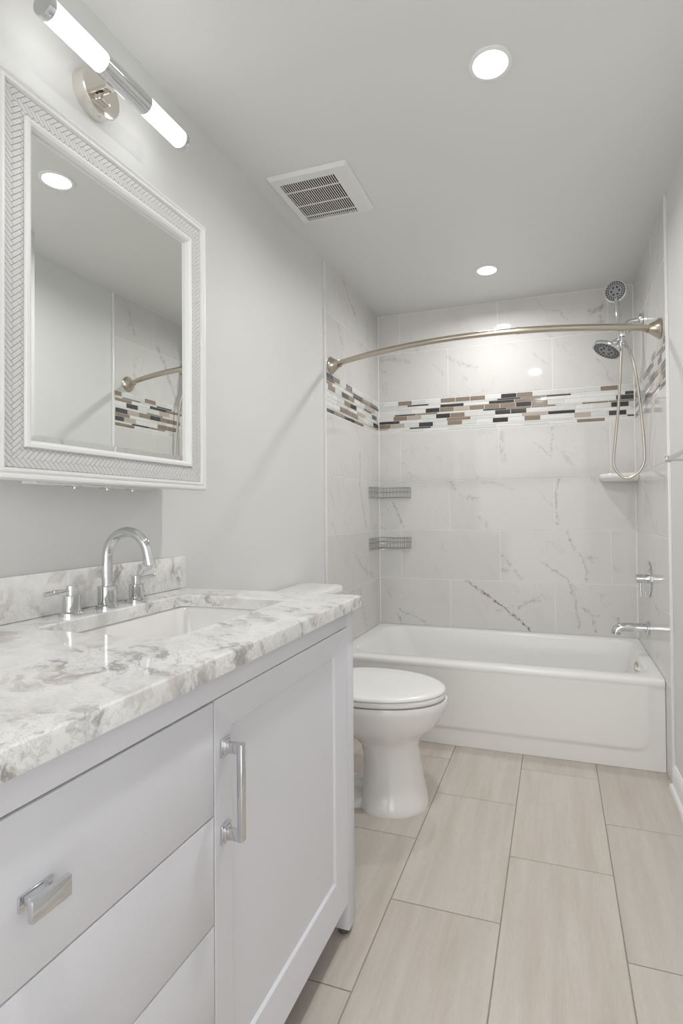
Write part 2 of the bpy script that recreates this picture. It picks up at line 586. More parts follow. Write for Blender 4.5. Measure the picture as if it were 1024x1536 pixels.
# tile on the three walls of the tub recess
def course(joints, u0, u1, z0, z1):
    js = [u0] + sorted(j for j in joints if u0 + 0.01 < j < u1 - 0.01) + [u1]
    return [(a, b, z0, z1) for a, b in zip(js[:-1], js[1:])]


def wall_tiles(u0, u1, J):
    out = []
    zs = [(ZROWS[i], ZROWS[i + 1]) for i in range(4)] + [(ZTOP[0], ZTOP[1]), (ZTOP[1], ZTOP[2])]
    for (a, b), j in zip(zs, J):
        out += course(j, u0, u1, a, b)
    return out


A = [0.146, 0.757, 1.368]
B = [0.455, 1.066]
LA, LB = [-0.2127, -0.8238], [-0.6125]
RA, RB = [-0.26, -0.87], [-0.57]
back_rects = wall_tiles(0.0, W, [B, A, B, A, B, A])
left_rects = wall_tiles(TL, 0.0, [LB, LA, LB, LA, LB, LA])
right_rects = wall_tiles(TR, 0.0, [RA, RB, RA, RB, RA, RB])
left_rects += [(TL, TUBY - 0.001, 0.001, ZROWS[0])]
right_rects += [(TR, TUBY - 0.001, 0.001, ZROWS[0])]
# grout beds
g = MB().box(-0.008, 1.508, 0.0013, 0.010, 0.0, H).build('tile_bed', M['grout'], wall_back, smooth=0)
tiles_mesh('tile_surround', back_rects, lambda u, v, h: Vector((u, 0.0013 - h, v)), 0.0013, [M['tile_back']], wall_back, rng=rng, bev=0.0006)
g = MB().box(-0.010, -0.0013, TL, 0.0, 0.0, H).build('tile_bed', M['grout'], wall_left, smooth=0)
tiles_mesh('tile_surround', left_rects, lambda u, v, h: Vector((-0.0013 + h, u, v)), 0.0013, [M['tile_left']], wall_left, rng=rng, bev=0.0006)
g = MB().box(1.5013, 1.510, TR, 0.0, 0.0, H).build('tile_bed', M['grout'], wall_right, smooth=0)
tiles_mesh('tile_surround', right_rects, lambda u, v, h: Vector((1.5013 - h, u, v)), 0.0013, [M['tile_right']], wall_right, rng=rng, bev=0.0006)

# edge trims of the tile, corner caulk lines
structure(MB().box(-0.010, 0.0015, TL - 0.009, TL - 0.0003, 0.0, H, 0.001).build('trim_1', M['edge']))
structure(MB().box(1.4985, 1.510, TR - 0.010, TR - 0.0003, 0.0, H, 0.001).build('trim_2', M['edge']))
ck = MB()
ck.tube([(0.001, -0.001, TUBZ + 0.002), (0.001, -0.001, H - 0.001)], 0.004, 8)
ck.tube([(W - 0.001, -0.001, TUBZ + 0.002), (W - 0.001, -0.001, H - 0.001)], 0.004, 8)
structure(ck.build('trim_4', M['grout']))

# mosaic band: random-length glass strips in ten rows
def mosaic(u0, u1, place, wall, seed, first=None):
    r = random.Random(seed)
    kinds = 'TnmTnTmTnm'
    hh = {'T': 0.0235, 'm': 0.0150, 'n': 0.0072}
    g = 0.0024
    tot = sum(hh[k] for k in kinds) + g * (len(kinds) + 1)
    s = (ZB1 - ZB0 - 0.002) / tot
    z = ZB1 - 0.001 - g * s
    mb = MB()
    for k in kinds:
        h = hh[k] * s
        u = u0 + r.uniform(-0.09, 0.0)
        last = None
        while u < u1:
            L = {'T': 0.092, 'm': 0.150, 'n': 0.140}[k]
            L *= r.choice((1, 1, 1, 0.98))
            kind = r.choices((0, 1, 2, 3, 4), weights={'T': (30, 26, 17, 9, 13), 'm': (32, 26, 16, 7, 17), 'n': (32, 26, 14, 5, 24)}[k])[0]
            if kind in (2, 3) and last not in (2, 3, 4) and r.random() < 0.3:
                kind = 4
            if last == 4 and r.random() < 0.45:
                kind = 2
            last = kind
            a, b = max(u, u0 + 0.001), min(u + L - 0.003, u1 - 0.001)
            if b - a > 0.004:
                # a thin slab with softened edge
            
                lo = [place(a, z - h, 0), place(b, z - h, 0), place(b, z, 0), place(a, z, 0)]
                up_ = [place(a, z - h, 0.0014), place(b, z - h, 0.0014), place(b, z, 0.0014), place(a, z, 0.0014)]
                e = 0.0006
                tp = [place(a + e, z - h + e, 0.002), place(b - e, z - h + e, 0.002), place(b - e, z - e, 0.002), place(a + e, z - e, 0.002)]
                mb.loft([lo, up_, tp], cap0=False, mat=kind)
            u += L
        z -= h + g * s
    return mb.build('mosaic_band', [M['m_white'], M['m_frost'], M['m_tan'], M['m_pearl'], M['m_dark']], wall, smooth=0)


mosaic(0.0, W, lambda u, v, h: Vector((u, 0.0013 - h, v)), wall_back, 11)
mosaic(TL, 0.0, lambda u, v, h: Vector((-0.0013 + h, u, v)), wall_left, 23)
mosaic(TR, 0.0, lambda u, v, h: Vector((1.5013 - h, u, v)), wall_right, 35)

# baseboards
def baseboard(name, x_wall, sgn, y0, y1):
    prof = [(0, 0), (0.026, 0.0), (0.026, 0.010), (0.022, 0.018), (0.013, 0.021), (0.013, 0.068), (0.011, 0.073), (0.013, 0.077), (0.010, 0.086), (0.004, 0.094), (0, 0.095)]
    mb = MB()
    mb.prism([(x_wall + sgn * a, z) for a, z in prof], y0, y1, axes=(0, 2, 1))
    return structure(mb.build(name, M['trim'], smooth=30))


baseboard('baseboard_right', 1.510, -1, YF + 0.02, TR - 0.0115)
baseboard('baseboard_left', -0.010, 1, -1.925, TL - 0.0105)

# ------------------------------------------------------------------ bathtub
tub = thing('bathtub', (W / 2, TUBY / 2, 0), 'white alcove bathtub with a raised apron panel below the tiled walls', 'bathtub')
mb = MB()
x0, x1, y0, y1 = 0.001, W - 0.001, TUBY + 0.012, -0.003
loops = [rrect(x0, x1, y0, y1, 0.004, 0.0), rrect(x0, x1, y0, y1, 0.004, TUBZ - 0.03)]
def tub_ring(fr, bk, lf, rg, r, z):
    return rrect(x0 + lf, x1 - rg, TUBY + fr, y1 - bk, r, z, 6)
rings = [
    rrect(x0, x1, TUBY + 0.012, y1, 0.004, 0.002),
    rrect(x0, x1, TUBY + 0.012, y1, 0.003, TUBZ - 0.034),
    rrect(x0, x1, TUBY + 0.001, y1, 0.003, TUBZ - 0.032),
    rrect(x0, x1, TUBY - 0.002, y1, 0.003, TUBZ - 0.022),
    rrect(x0, x1, TUBY - 0.001, y1, 0.004, TUBZ - 0.012),
    rrect(x0, x1, TUBY + 0.004, y1, 0.005, TUBZ - 0.004),
    rrect(x0, x1, TUBY + 0.013, y1, 0.006, TUBZ),
    tub_ring(0.075, 0.040, 0.055, 0.040, 0.10, TUBZ),
    tub_ring(0.083, 0.047, 0.064, 0.047, 0.105, TUBZ - 0.004),
    tub_ring(0.089, 0.053, 0.075, 0.053, 0.11, TUBZ - 0.016),
    tub_ring(0.100, 0.062, 0.115, 0.066, 0.12, TUBZ - 0.10),
    tub_ring(0.115, 0.078, 0.190, 0.083, 0.13, TUBZ - 0.22),
    tub_ring(0.140, 0.100, 0.245, 0.110, 0.13, TUBZ - 0.295),
    tub_ring(0.190, 0.150, 0.300, 0.170, 0.11, TUBZ - 0.315),
]
mb.loft(rings)
# apron: softly raised panel above the toe band
nx, nz = 96, 60
xa, xb, za, zb = 0.001, W - 0.001, 0.001, TUBZ - 0.031
def sd_rr(x, z):
    px0, px1, pz0, pz1, r = 0.075, 1.452, 0.075, 0.60, 0.075
    cx, cz = (px0 + px1) / 2, (pz0 + pz1) / 2
    qx, qz = abs(x - cx) - (px1 - px0) / 2 + r, abs(z - cz) - (pz1 - pz0) / 2 + r
    return min(max(qx, qz), 0) + math.hypot(max(qx, 0), max(qz, 0)) - r
rows = []
for i in range(nz + 1):
    z = za + (zb - za) * i / nz
    row = []
    for j in range(nx + 1):
        x = xa + (xb - xa) * j / nx
        d = sd_rr(x, z)
        tt = min(max((0.004 - d) / 0.022, 0), 1)
        tt = tt * tt * (3 - 2 * tt)
        row.append(Vector((x, TUBY + 0.0075 - 0.0070 * tt, z)))
    rows.append(row)
mb.loft(rows, closed=False)
mb.build('tub_body', M['tub'], tub, smooth=50)
ov = MB()
Mx = axis_matrix((W - 0.003 - 0.063, -0.385, TUBZ - 0.062), (-1, 0, 0.1))
ov.lathe([(0.034, -0.004), (0.034, 0.004), (0.030, 0.009), (0.0, 0.010)], 28, Mx)
o = ov.build('overflow_plate', M['satin'], tub)
o['label'] = 'round metal overflow plate'
dr = MB()
dr.lathe([(0.036, 0.0), (0.036, 0.003), (0.028, 0.005), (0.0, 0.006)], 28, Matrix.Translation((W - 0.30, -0.385, TUBZ - 0.315)))
dr.build('drain', M['chrome'], tub)

# ------------------------------------------------------------------ vanity
XF = 0.556
VY0, VY1 = -3.19, -1.928
HC = 0.876
CT = 0.030
van = thing('vanity_cabinet', (XF / 2, (VY0 + VY1) / 2, 0), 'white shaker vanity cabinet with one door and a stack of flat drawers', 'vanity')
LEGW = 0.043
DZ0, DZ1 = 0.094, 0.800
GY = -2.542                        # gap between door and drawers
body = MB()
body.box(0.0, XF - 0.021, VY0 + 0.02, VY1 - 0.018, DZ0 + 0.004, HC - CT - 0.16, mat=1)     # inside, painted black for the shade in the gaps
body.box(0.0, XF - 0.004, VY1 - 0.016, VY1 - 0.003, 0.075, HC - CT - 0.001, 0.001)         # end panel
body.box(0.0, XF - 0.004, VY0 + 0.003, VY0 + 0.016, 0.075, HC - CT - 0.001, 0.001)
body.box(XF - 0.022, XF, VY0 + LEGW, VY1 - LEGW, DZ1 + 0.002, HC - CT - 0.001, 0.001)      # top rail
body.box(XF - 0.040, XF - 0.012, VY0 + LEGW, VY1 - LEGW, 0.074, DZ0 - 0.003, 0.001)        # bottom rail
body.box(0.0, 0.02, VY0 + 0.02, VY1 - 0.02, 0.09, HC - CT - 0.001)                         # back
body.build('carcass', [M['cabinet'], M['black']], van)
for (lx, ly) in ((XF - 0.046, VY1 - LEGW), (XF - 0.046, VY0), (0.0, VY1 - LEGW), (0.0, VY0)):
    l = MB()
    top = HC - CT - 0.001
    l.box(lx, lx + 0.046, ly, ly + LEGW, 0.018, top, 0.0012)
    lo = l.build('leg', M['cabinet'], van)
    f = MB()
    f.lathe([(0.016, 0.0), (0.017, 0.003), (0.017, 0.0178)], 16, Matrix.Translation((lx + 0.023, ly + 0.023, 0.0)))
    fo = f.build('foot_glide', M['foot'], None)
    fo.parent = lo
# door: mitred frame that slopes in to a sunk panel
dy0, dy1 = GY + 0.0015, VY1 - LEGW - 0.0015
fwid = 0.060
def yz(y0_, y1_, z0_, z1_, x):
    return [Vector((x, y0_, z0_)), Vector((x, y1_, z0_)), Vector((x, y1_, z1_)), Vector((x, y0_, z1_))]
d = MB()
inner = (dy0 + fwid, dy1 - fwid, DZ0 + fwid + 0.022, DZ1 - fwid)
d.loft([
    yz(dy0, dy1, DZ0, DZ1, XF - 0.020),
    yz(dy0, dy1, DZ0, DZ1, XF - 0.0012),
    yz(dy0 + 0.001, dy1 - 0.001, DZ0 + 0.001, DZ1 - 0.001, XF - 0.0002),
    yz(inner[0], inner[1], inner[2], inner[3], XF - 0.0085),
    yz(inner[0] + 0.001, inner[1] - 0.001, inner[2] + 0.001, inner[3] - 0.001, XF - 0.0095),
    yz(inner[0] + 0.0025, inner[1] - 0.0025, inner[2] + 0.0035, inner[3] - 0.0025, XF - 0.0150),
])
door = d.build('door', M['cabinet'], van, smooth=0)
# door pull
HY, HZ0, HZ1 = -2.511, 0.576, 0.716
h = MB()
for z in (HZ0, HZ1):
    h.box(XF - 0.0035, XF + 0.0022, HY - 0.0125, HY + 0.0125, z - 0.0150, z + 0.0150, 0.0010)
    h.box(XF + 0.0020, XF + 0.0055, HY - 0.0095, HY + 0.0095, z - 0.0120, z + 0.0120, 0.0012)
    h.box(XF + 0.0050, XF + 0.0330, HY - 0.0060, HY + 0.0060, z - 0.0080, z + 0.0080, 0.0012)
h.box(XF + 0.0245, XF + 0.0345, HY - 0.0068, HY + 0.0068, HZ0 - 0.0085, HZ1 + 0.0085, 0.0016)
ho = h.build('handle', M['chrome'], None)
ho.parent = door
ho['label'] = 'polished chrome square bar pull'
# drawers
zz = [0.800, 0.6195, 0.449, 0.274, 0.094]
for i in range(4):
    a, b = zz[i + 1] + 0.0012, zz[i] - 0.0012
    q = MB()
    q.box(XF - 0.020, XF, VY0 + LEGW + 0.0015, GY - 0.0015, a, b, 0.0012)
    dro = q.build('drawer', M['cabinet'], van)
    kz = 0.705 if i == 0 else (a + b) / 2
    ky = -2.850
    k = MB()
    k.box(XF - 0.001, XF + 0.003, ky - 0.0195, ky + 0.0195, kz - 0.0085, kz + 0.0085, 0.0010)
    k.box(XF + 0.002, XF + 0.020, ky - 0.0130, ky + 0.0130, kz - 0.0050, kz + 0.0050, 0.0008)
    k.box(XF + 0.0175, XF + 0.0255, ky - 0.0230, ky + 0.0230, kz - 0.0115, kz + 0.0115, 0.0016)
    ko = k.build('knob', M['chrome'], None)
    ko.parent = dro

# countertop with the sink cut-out
CX0, CX1, CY0, CY1 = -0.0095, 0.578, -3.21, -1.915
SX0, SX1, SY0, SY1 = 0.100, 0.418, -2.485, -2.040
c = MB()
e = 0.006
c.loft([
    rrect(SX0, SX1, SY0, SY1, 0.022, HC - CT),
    rrect(CX0, CX1, CY0, CY1, 0.004, HC - CT),
    rrect(CX0, CX1, CY0, CY1, 0.004, HC - e),
    rrect(CX0 + 0.0015, CX1 - 0.0018, CY0 + 0.0018, CY1 - 0.0018, 0.004, HC - 0.0018),
    rrect(CX0 + e, CX1 - e, CY0 + e, CY1 - e, 0.004, HC),
    rrect(CX0 + e + 0.0006, CX1 - e - 0.0006, CY0 + e + 0.0006, CY1 - e - 0.0006, 0.004, HC),
    rrect(SX0 - 0.004, SX1 + 0.004, SY0 - 0.004, SY1 + 0.004, 0.0245, HC),
    rrect(SX0 - 0.003, SX1 + 0.003, SY0 - 0.003, SY1 + 0.003, 0.024, HC),
    rrect(SX0, SX1, SY0, SY1, 0.022, HC - 0.003),
    rrect(SX0, SX1, SY0, SY1, 0.022, HC - CT),
], cap0=False, cap1=False)
top = tag(c.build('countertop', M['counter'], smooth=30), 'grey-veined white marble countertop slab on the white vanity', 'countertop')
bsp = MB()
bsp.box(-0.0095, 0.011, CY0, CY1 + 0.002, HC + 0.0006, HC + 0.095, 0.0015)
tag(bsp.build('backsplash', M['counter']), 'grey-veined marble backsplash strip behind the chrome faucet', 'backsplash')
# undermount sink
sink = thing('sink_basin', (0.26, -2.26, HC - CT - 0.15), 'white rectangular undermount sink basin in the marble countertop', 'sink')
s = MB()
def sk(i, z, r):
    return rrect(SX0 - 0.006 + i, SX1 + 0.006 - i, SY0 - 0.006 + i, SY1 + 0.006 - i, r, z)
zt = HC - CT - 0.0008
s.loft([sk(-0.022, zt - 0.010, 0.03), sk(-0.022, zt, 0.03), sk(0, zt, 0.03), sk(0.004, zt - 0.006, 0.03), sk(0.012, zt - 0.06, 0.035), sk(0.025, zt - 0.112, 0.045),
        sk(0.050, zt - 0.132, 0.05), sk(0.11, zt - 0.140, 0.03), sk(0.13, zt - 0.155, 0.03), sk(0.06, zt - 0.147, 0.05), sk(0.005, zt - 0.12, 0.05), sk(-0.006, zt - 0.03, 0.04), sk(-0.022, zt - 0.010, 0.03)],
       cap0=False, cap1=False)
s.loft([sk(0.11, zt - 0.140, 0.03), sk(0.14, zt - 0.141, 0.01)], cap0=False)
s.build('bowl', M['porcelain'], sink, smooth=50)
sd = MB()
sd.lathe([(0.030, 0), (0.030, 0.003), (0.022, 0.005), (0, 0.004)], 24, Matrix.Translation((0.26, -2.262, zt - 0.1408)))
sd.build('drain', M['chrome'], sink)

# faucet
FX, FY = 0.060, -2.262
fau = thing('faucet', (FX, FY, HC), 'chrome gooseneck faucet with two lever handles at the marble backsplash', 'faucet')
f = MB()
f.lathe([(0.0255, 0.0), (0.0255, 0.008), (0.0215, 0.0105), (0.0215, 0.052), (0.0195, 0.054), (0.0120, 0.0545)], 32, Matrix.Translation((FX, FY, HC)))
f.build('spout_base', M['chrome'], fau)
R = 0.060
pts = [Vector((FX, FY, HC + 0.053)), Vector((FX, FY, HC + 0.09)), Vector((FX, FY, HC + 0.121))]
zc = HC + 0.121
ux = Vector((1.0, 0.0, 0))
for k in range(1, 25):
    a = PI - (PI + 0.0) * k / 24 * 0.94
    pts.append(Vector((FX, FY, zc)) + ux * (R + R * math.cos(a)) + Vector((0, 0, R * math.sin(a))))
last = pts[-1]
dirv = (pts[-1] - pts[-2]).normalized()
pts.append(last + dirv * 0.020)
f = MB()
f.tube(pts, 0.0118, 20)
f.tube([pts[-1] - dirv * 0.001, pts[-1] + dirv * 0.009], 0.0123, 20)
f.build('spout', M['chrome'], fau)
for yy, side in ((-2.357, -1), (-2.165, 1)):
    f = MB()
    hx = FX - 0.004
    f.lathe([(0.0265, 0.0), (0.0265, 0.007), (0.0180, 0.0095), (0.0180, 0.044), (0.0165, 0.0455), (0.0100, 0.046), (0.0100, 0.048), (0.0112, 0.0485), (0.0112, 0.0655), (0.0104, 0.0665), (0, 0.0668)], 28, Matrix.Translation((hx, yy, HC)))
    ho = f.build('handle', M['chrome'], fau)
    f = MB()
    p0 = Vector((hx, yy, HC + 0.0575))
    dd = Vector((-0.02, side * 1.0, -0.045 if side < 0 else 0.02)).normalized()
    f.tube([p0 + dd * 0.010, p0 + dd * 0.030, p0 + dd * 0.032, p0 + dd * 0.066], [0.0040, 0.0040, 0.0052, 0.0052], 14)
    lo = f.build('lever', M['chrome'], None)
    lo.parent = ho
    lo.matrix_parent_inverse = Matrix()
for o in list(fau.children):
    pass

# ------------------------------------------------------------------ mirror cabinet
MX = 0.112                       # mirror plane
MY0, MY1, MZ0, MZ1 = -2.582, -1.965, 1.165, 1.927
mc = thing('mirror_cabinet', (0.0, (MY0 + MY1) / 2, MZ0), 'mirrored wall cabinet in a white herringbone-relief frame above the sink', 'mirror')
mbd = MB()
mbd.box(-0.0095, 0.0915, MY0 + 0.03, MY1 - 0.03, MZ0 + 0.012, MZ1 - 0.015, 0.001)
mbd.build('cabinet_box', M['frame'], mc)
# frame profile: (distance in from the outer edge, x)
def ring(i, x):
    return yz(MY0 + i, MY1 - i, MZ0 + i, MZ1 - i, x + MX - 0.100)
fr = MB()
fr.loft([ring(0.0, 0.082), ring(0.0, 0.108), ring(0.003, 0.113), ring(0.008, 0.114), ring(0.011, 0.1105), ring(0.0125, 0.1105), ring(0.016, 0.1135), ring(0.020, 0.1135), ring(0.0225, 0.1085),
         ring(0.0230, 0.1055), ring(0.0620, 0.1055), ring(0.0625, 0.1085), ring(0.0645, 0.1125), ring(0.070, 0.1135), ring(0.075, 0.110), ring(0.0775, 0.104), ring(0.0780, 0.0990), ring(0.0780, 0.082)], cap0=False, cap1=False)
fr.loft([ring(0.0780, 0.082), ring(0.0, 0.082)], cap0=False, cap1=False)
fro = fr.build('frame', M['frame'], mc, smooth=25)
# herringbone relief laid in the flat of the frame
def clip(poly, a, b, c):
    out = []
    for i in range(len(poly)):
        p, q = poly[i], poly[(i + 1) % len(poly)]
        dp, dq = a * p[0] + b * p[1] - c, a * q[0] + b * q[1] - c
        if dp <= 0:
            out.append(p)
        if (dp < 0) != (dq < 0) and abs(dp - dq) > 1e-12:
            t_ = dp / (dp - dq)
            out.append((p[0] + (q[0] - p[0]) * t_, p[1] + (q[1] - p[1]) * t_))
    return out
hb = MB()
BWD, RAT = 0.0084, 3
hb.loft([ring(0.0234, 0.1056), ring(0.0234, 0.1060), ring(0.0616, 0.1060), ring(0.0616, 0.1056)], cap0=False, cap1=False, mat=1)
i0, i1 = 0.0238, 0.0612
cy, cz = (MY0 + MY1) / 2, (MZ0 + MZ1) / 2
def sides():
    # each side: strip frame (origin, along, across) and length; mitred ends
    yield (MY0 + i0, MZ0 + i0), (0, 1), (1, 0), MZ1 - MZ0 - 2 * i0
    yield (MY1 - i0, MZ0 + i0), (0, 1), (-1, 0), MZ1 - MZ0 - 2 * i0
    yield (MY0 + i0, MZ0 + i0), (1, 0), (0, 1), MY1 - MY0 - 2 * i0
    yield (MY0 + i0, MZ1 - i0), (1, 0), (0, -1), MY1 - MY0 - 2 * i0
for org, al, ac, L in sides():
    wdt = i1 - i0
    n = int(L / BWD) + 10
    rt2 = math.sqrt(0.5)
    for i in range(-14, n + 6):
        for j in range(-n - 8, n + 8):
            k = (i - j) % (2 * RAT)
            if k == 0:
                cell = (i, j, i + RAT, j + 1)
            elif k == RAT:
                # vertical brick, starts here
                cell = (i, j - RAT + 1, i + 1, j + 1)
            else:
                continue
            gp = 0.045
            qd = [(cell[0] + gp, cell[1] + gp), (cell[2] - gp, cell[1] + gp), (cell[2] - gp, cell[3] - gp), (cell[0] + gp, cell[3] - gp)]
            # rotate 45 degrees: s along, t across
            poly = [((x + y) * rt2 * BWD, (x - y) * rt2 * BWD + wdt / 2) for x, y in qd]
            if max(q[0] for q in poly) < 0 or min(q[0] for q in poly) > L or max(q[1] for q in poly) < 0 or min(q[1] for q in poly) > wdt:
                continue
            for (a, b, cc) in ((0, -1, 0), (0, 1, wdt), (-1, 1, 0), (1, 1, L)):
                poly = clip(poly, a, b, cc)
                if len(poly) < 3:
                    break
            if len(poly) < 3:
                continue
            area = abs(sum(poly[q][0] * poly[(q + 1) % len(poly)][1] - poly[(q + 1) % len(poly)][0] * poly[q][1] for q in range(len(poly)))) / 2
            if area < 1.5e-6:
                continue
            def P(st, x):
                return Vector((x + MX - 0.100, org[0] + al[0] * st[0] + ac[0] * st[1], org[1] + al[1] * st[0] + ac[1] * st[1]))
            mx_, my_ = sum(q[0] for q in poly) / len(poly), sum(q[1] for q in poly) / len(poly)
            inn = [(q[0] + (mx_ - q[0]) * 0.06, q[1] + (my_ - q[1]) * 0.06) for q in poly]
            hb.loft([[P(q, 0.1058) for q in poly], [P(q, 0.1068) for q in poly], [P(q, 0.1074) for q in inn]], cap0=False)
ho = hb.build('herringbone_relief', [M['weave'], M['weave_gap']], None, smooth=0)
ho.parent = fro
ho['label'] = 'raised herringbone brick pattern'
mm = MB()
gl = 0.0781
mm.loft([ring(gl, 0.090), ring(gl, 0.0988), ring(gl + 0.012, 0.100)], cap0=True, cap1=True)
mm.build('mirror_glass', M['mirror'], mc, smooth=0)
for yy, ww in ((-2.36, 0.030), (-2.27, 0.024), (-2.19, 0.026)):
    hg = MB()
    hg.box(0.055, 0.077, yy - ww / 2, yy + ww / 2, MZ0 - 0.0055, MZ0 + 0.0125, 0.001)
    hg.lathe([(0.0045, -0.006), (0.0045, 0.0), (0.003, 0.002)], 12, Matrix.Translation((0.068, yy, MZ0 - 0.0035)))
    hg.build('hinge_clip', M['chrome'], mc)
rail = MB()
rail.box(0.050, 0.0905, -2.47, -2.14, MZ0 - 0.0030, MZ0 + 0.0119, 0.001)
rail.build('bottom_rail', M['frame'], mc)

# ------------------------------------------------------------------ vanity light
LY, LX, LZ = -2.250, 0.100, 2.136
vl = thing('vanity_light', (0.0, LY, LZ), 'chrome wall light with two glowing tubes above the mirror', 'wall light')
b = MB()
b.lathe([(0.057, -0.0095), (0.057, 0.022), (0.055, 0.0245), (0, 0.0248)], 48, axis_matrix((0.0, LY + 0.010, LZ + 0.006), (1, 0, 0)))
b.build('backplate', M['satin'], vl)
b = MB()
b.lathe([(0.003, 0), (0.003, 0.003), (0.0015, 0.0035)], 12, axis_matrix((0.012, LY + 0.012, LZ + 0.006 - 0.0565), (0, 0, -1)))
b.build('screw', M['chrome'], vl)
b = MB()
b.box(0.024, LX - 0.020, LY - 0.009, LY + 0.009, LZ - 0.004, LZ + 0.007, 0.001)
b.box(0.024, 0.036, LY - 0.006, LY + 0.026, LZ - 0.022, LZ - 0.008, 0.002)
b.build('arm', M['satin'], vl)
ax_y = lambda y: axis_matrix((LX, y, LZ), (0, 1, 0))
b = MB()
b.lathe([(0.0225, -0.069), (0.0258, -0.0685), (0.0258, 0.0685), (0.0225, 0.069)], 40, ax_y(LY))
b.build('sleeve', M['chrome'], vl)
for sgn in (-1, 1):
    b = MB()
    a, e_ = 0.0685, 0.202
    ys = [(0.0225, a), (0.0240, a + 0.001), (0.0240, e_ - 0.001), (0.0225, e_)]
    b.lathe([(r, sgn * t_) for r, t_ in ys], 40, ax_y(LY))
    b.build('glass_tube', M['tube'], vl)
    b = MB()
    b.lathe([(0.0235, sgn * 0.2015), (0.0252, sgn * 0.2025), (0.0252, sgn * 0.214), (0.0235, sgn * 0.2165), (0.0, sgn * 0.217)], 40, ax_y(LY))
    b.build('end_cap', M['chrome'], vl)

# ------------------------------------------------------------------ ceiling fixtures
def downlight(x, y, label, power):
    t_ = thing('downlight', (x, y, H), label, 'ceiling light', 'recessed ceiling lights')
    r_ = MB()
    r_.lathe([(0.061, 0.0), (0.0605, -0.003), (0.057, -0.0045), (0.049, -0.0045), (0.047, -0.002), (0.047, 0.0)], 48, Matrix.Translation((x, y, H - 0.0003)), cap=False)
    r_.build('trim_ring', M['trim'], t_)
    l_ = MB()
    l_.lathe([(0.0465, -0.0012), (0.0465, -0.0028), (0.040, -0.0036), (0.0, -0.0040)], 48, Matrix.Translation((x, y, H - 0.0003)))
    o_ = l_.build('lens', M['lens'], t_)
    ld = bpy.data.lights.new('lamp', 'AREA')
    ld.shape = 'DISK'
    ld.size = 0.088
    ld.energy = DOWNLIGHT * power
    ld.color = (1.0, 0.99, 0.975)
    ld.spread = math.radians(165)
    lo_ = bpy.data.objects.new('lamp', ld)
    COL.objects.link(lo_)
    lo_.parent = t_
    lo_.location = (0, 0, -0.0055)
    return t_
downlight(0.916, -1.752, 'round recessed ceiling light nearest the viewer, right of the vent grille', 1.06)
downlight(0.750, -0.448, 'round recessed ceiling light over the bathtub', 0.8)
downlight(0.916, -3.055, 'added fill light behind the camera, built as a recessed ceiling light', 0.38)  # unseen light, added to brighten the near end of the room

vent = thing('exhaust_fan', (0.215, -1.345, H), 'white square exhaust fan grille on the ceiling near the left wall', 'exhaust fan')
VX0, VX1, VYa, VYb = 0.052, 0.380, -1.508, -1.180
GX0, GX1, GYa, GYb = 0.090, 0.316, -1.462, -1.204
v = MB()
zt_, zb_ = H - 0.0005, H - 0.014
def fl(x0_, x1_, y0_, y1_, z_):
    return [Vector((x0_, y0_, z_)), Vector((x1_, y0_, z_)), Vector((x1_, y1_, z_)), Vector((x0_, y1_, z_))]
v.loft([rrect(VX0, VX1, VYa, VYb, 0.012, zt_), rrect(VX0, VX1, VYa, VYb, 0.012, zt_ - 0.004), rrect(VX0 + 0.012, VX1 - 0.012, VYa + 0.012, VYb - 0.012, 0.008, zb_),
        rrect(GX0, GX1, GYa, GYb, 0.0005, zb_), rrect(GX0, GX1, GYa, GYb, 0.0005, zb_ + 0.0125)], cap0=False, cap1=False)
v.build('grille_plate', M['vent'], vent, smooth=20)
v = MB()
ns = 25
pitch = (GX1 - GX0) / ns
for k in range(ns + 1):
    xx = GX0 + k * pitch
    v.box(max(xx - pitch * 0.18, GX0 + 0.0002), min(xx + pitch * 0.18, GX1 - 0.0002), GYa + 0.0002, GYb - 0.0002, zb_ + 0.0002, zb_ + 0.0018)
for yy in (GYa + 0.055, GYa + 0.150, GYa + 0.225):
    v.box(GX0 + 0.0002, GX1 - 0.0002, yy - 0.003, yy + 0.003, zb_ + 0.0004, zb_ + 0.0017)
v.build('louvre_slats', M['vent'], vent, smooth=0)
v = MB()
v.box(GX0, GX1, GYa, GYb, zb_ + 0.0095, zb_ + 0.0125)
v.build('opening_shade', M['black'], vent, smooth=0)  # black sheet in place of the shade behind the slats
v = MB()
for k in range(ns):
    xx = GX0 + (k + 0.5) * pitch
    v.box(xx - pitch * 0.28, xx + pitch * 0.28, GYa - 0.024, GYa - 0.004, zb_ - 0.0008, zb_ + 0.0005)
v.build('louvre_ribs', M['vent'], vent, smooth=0)

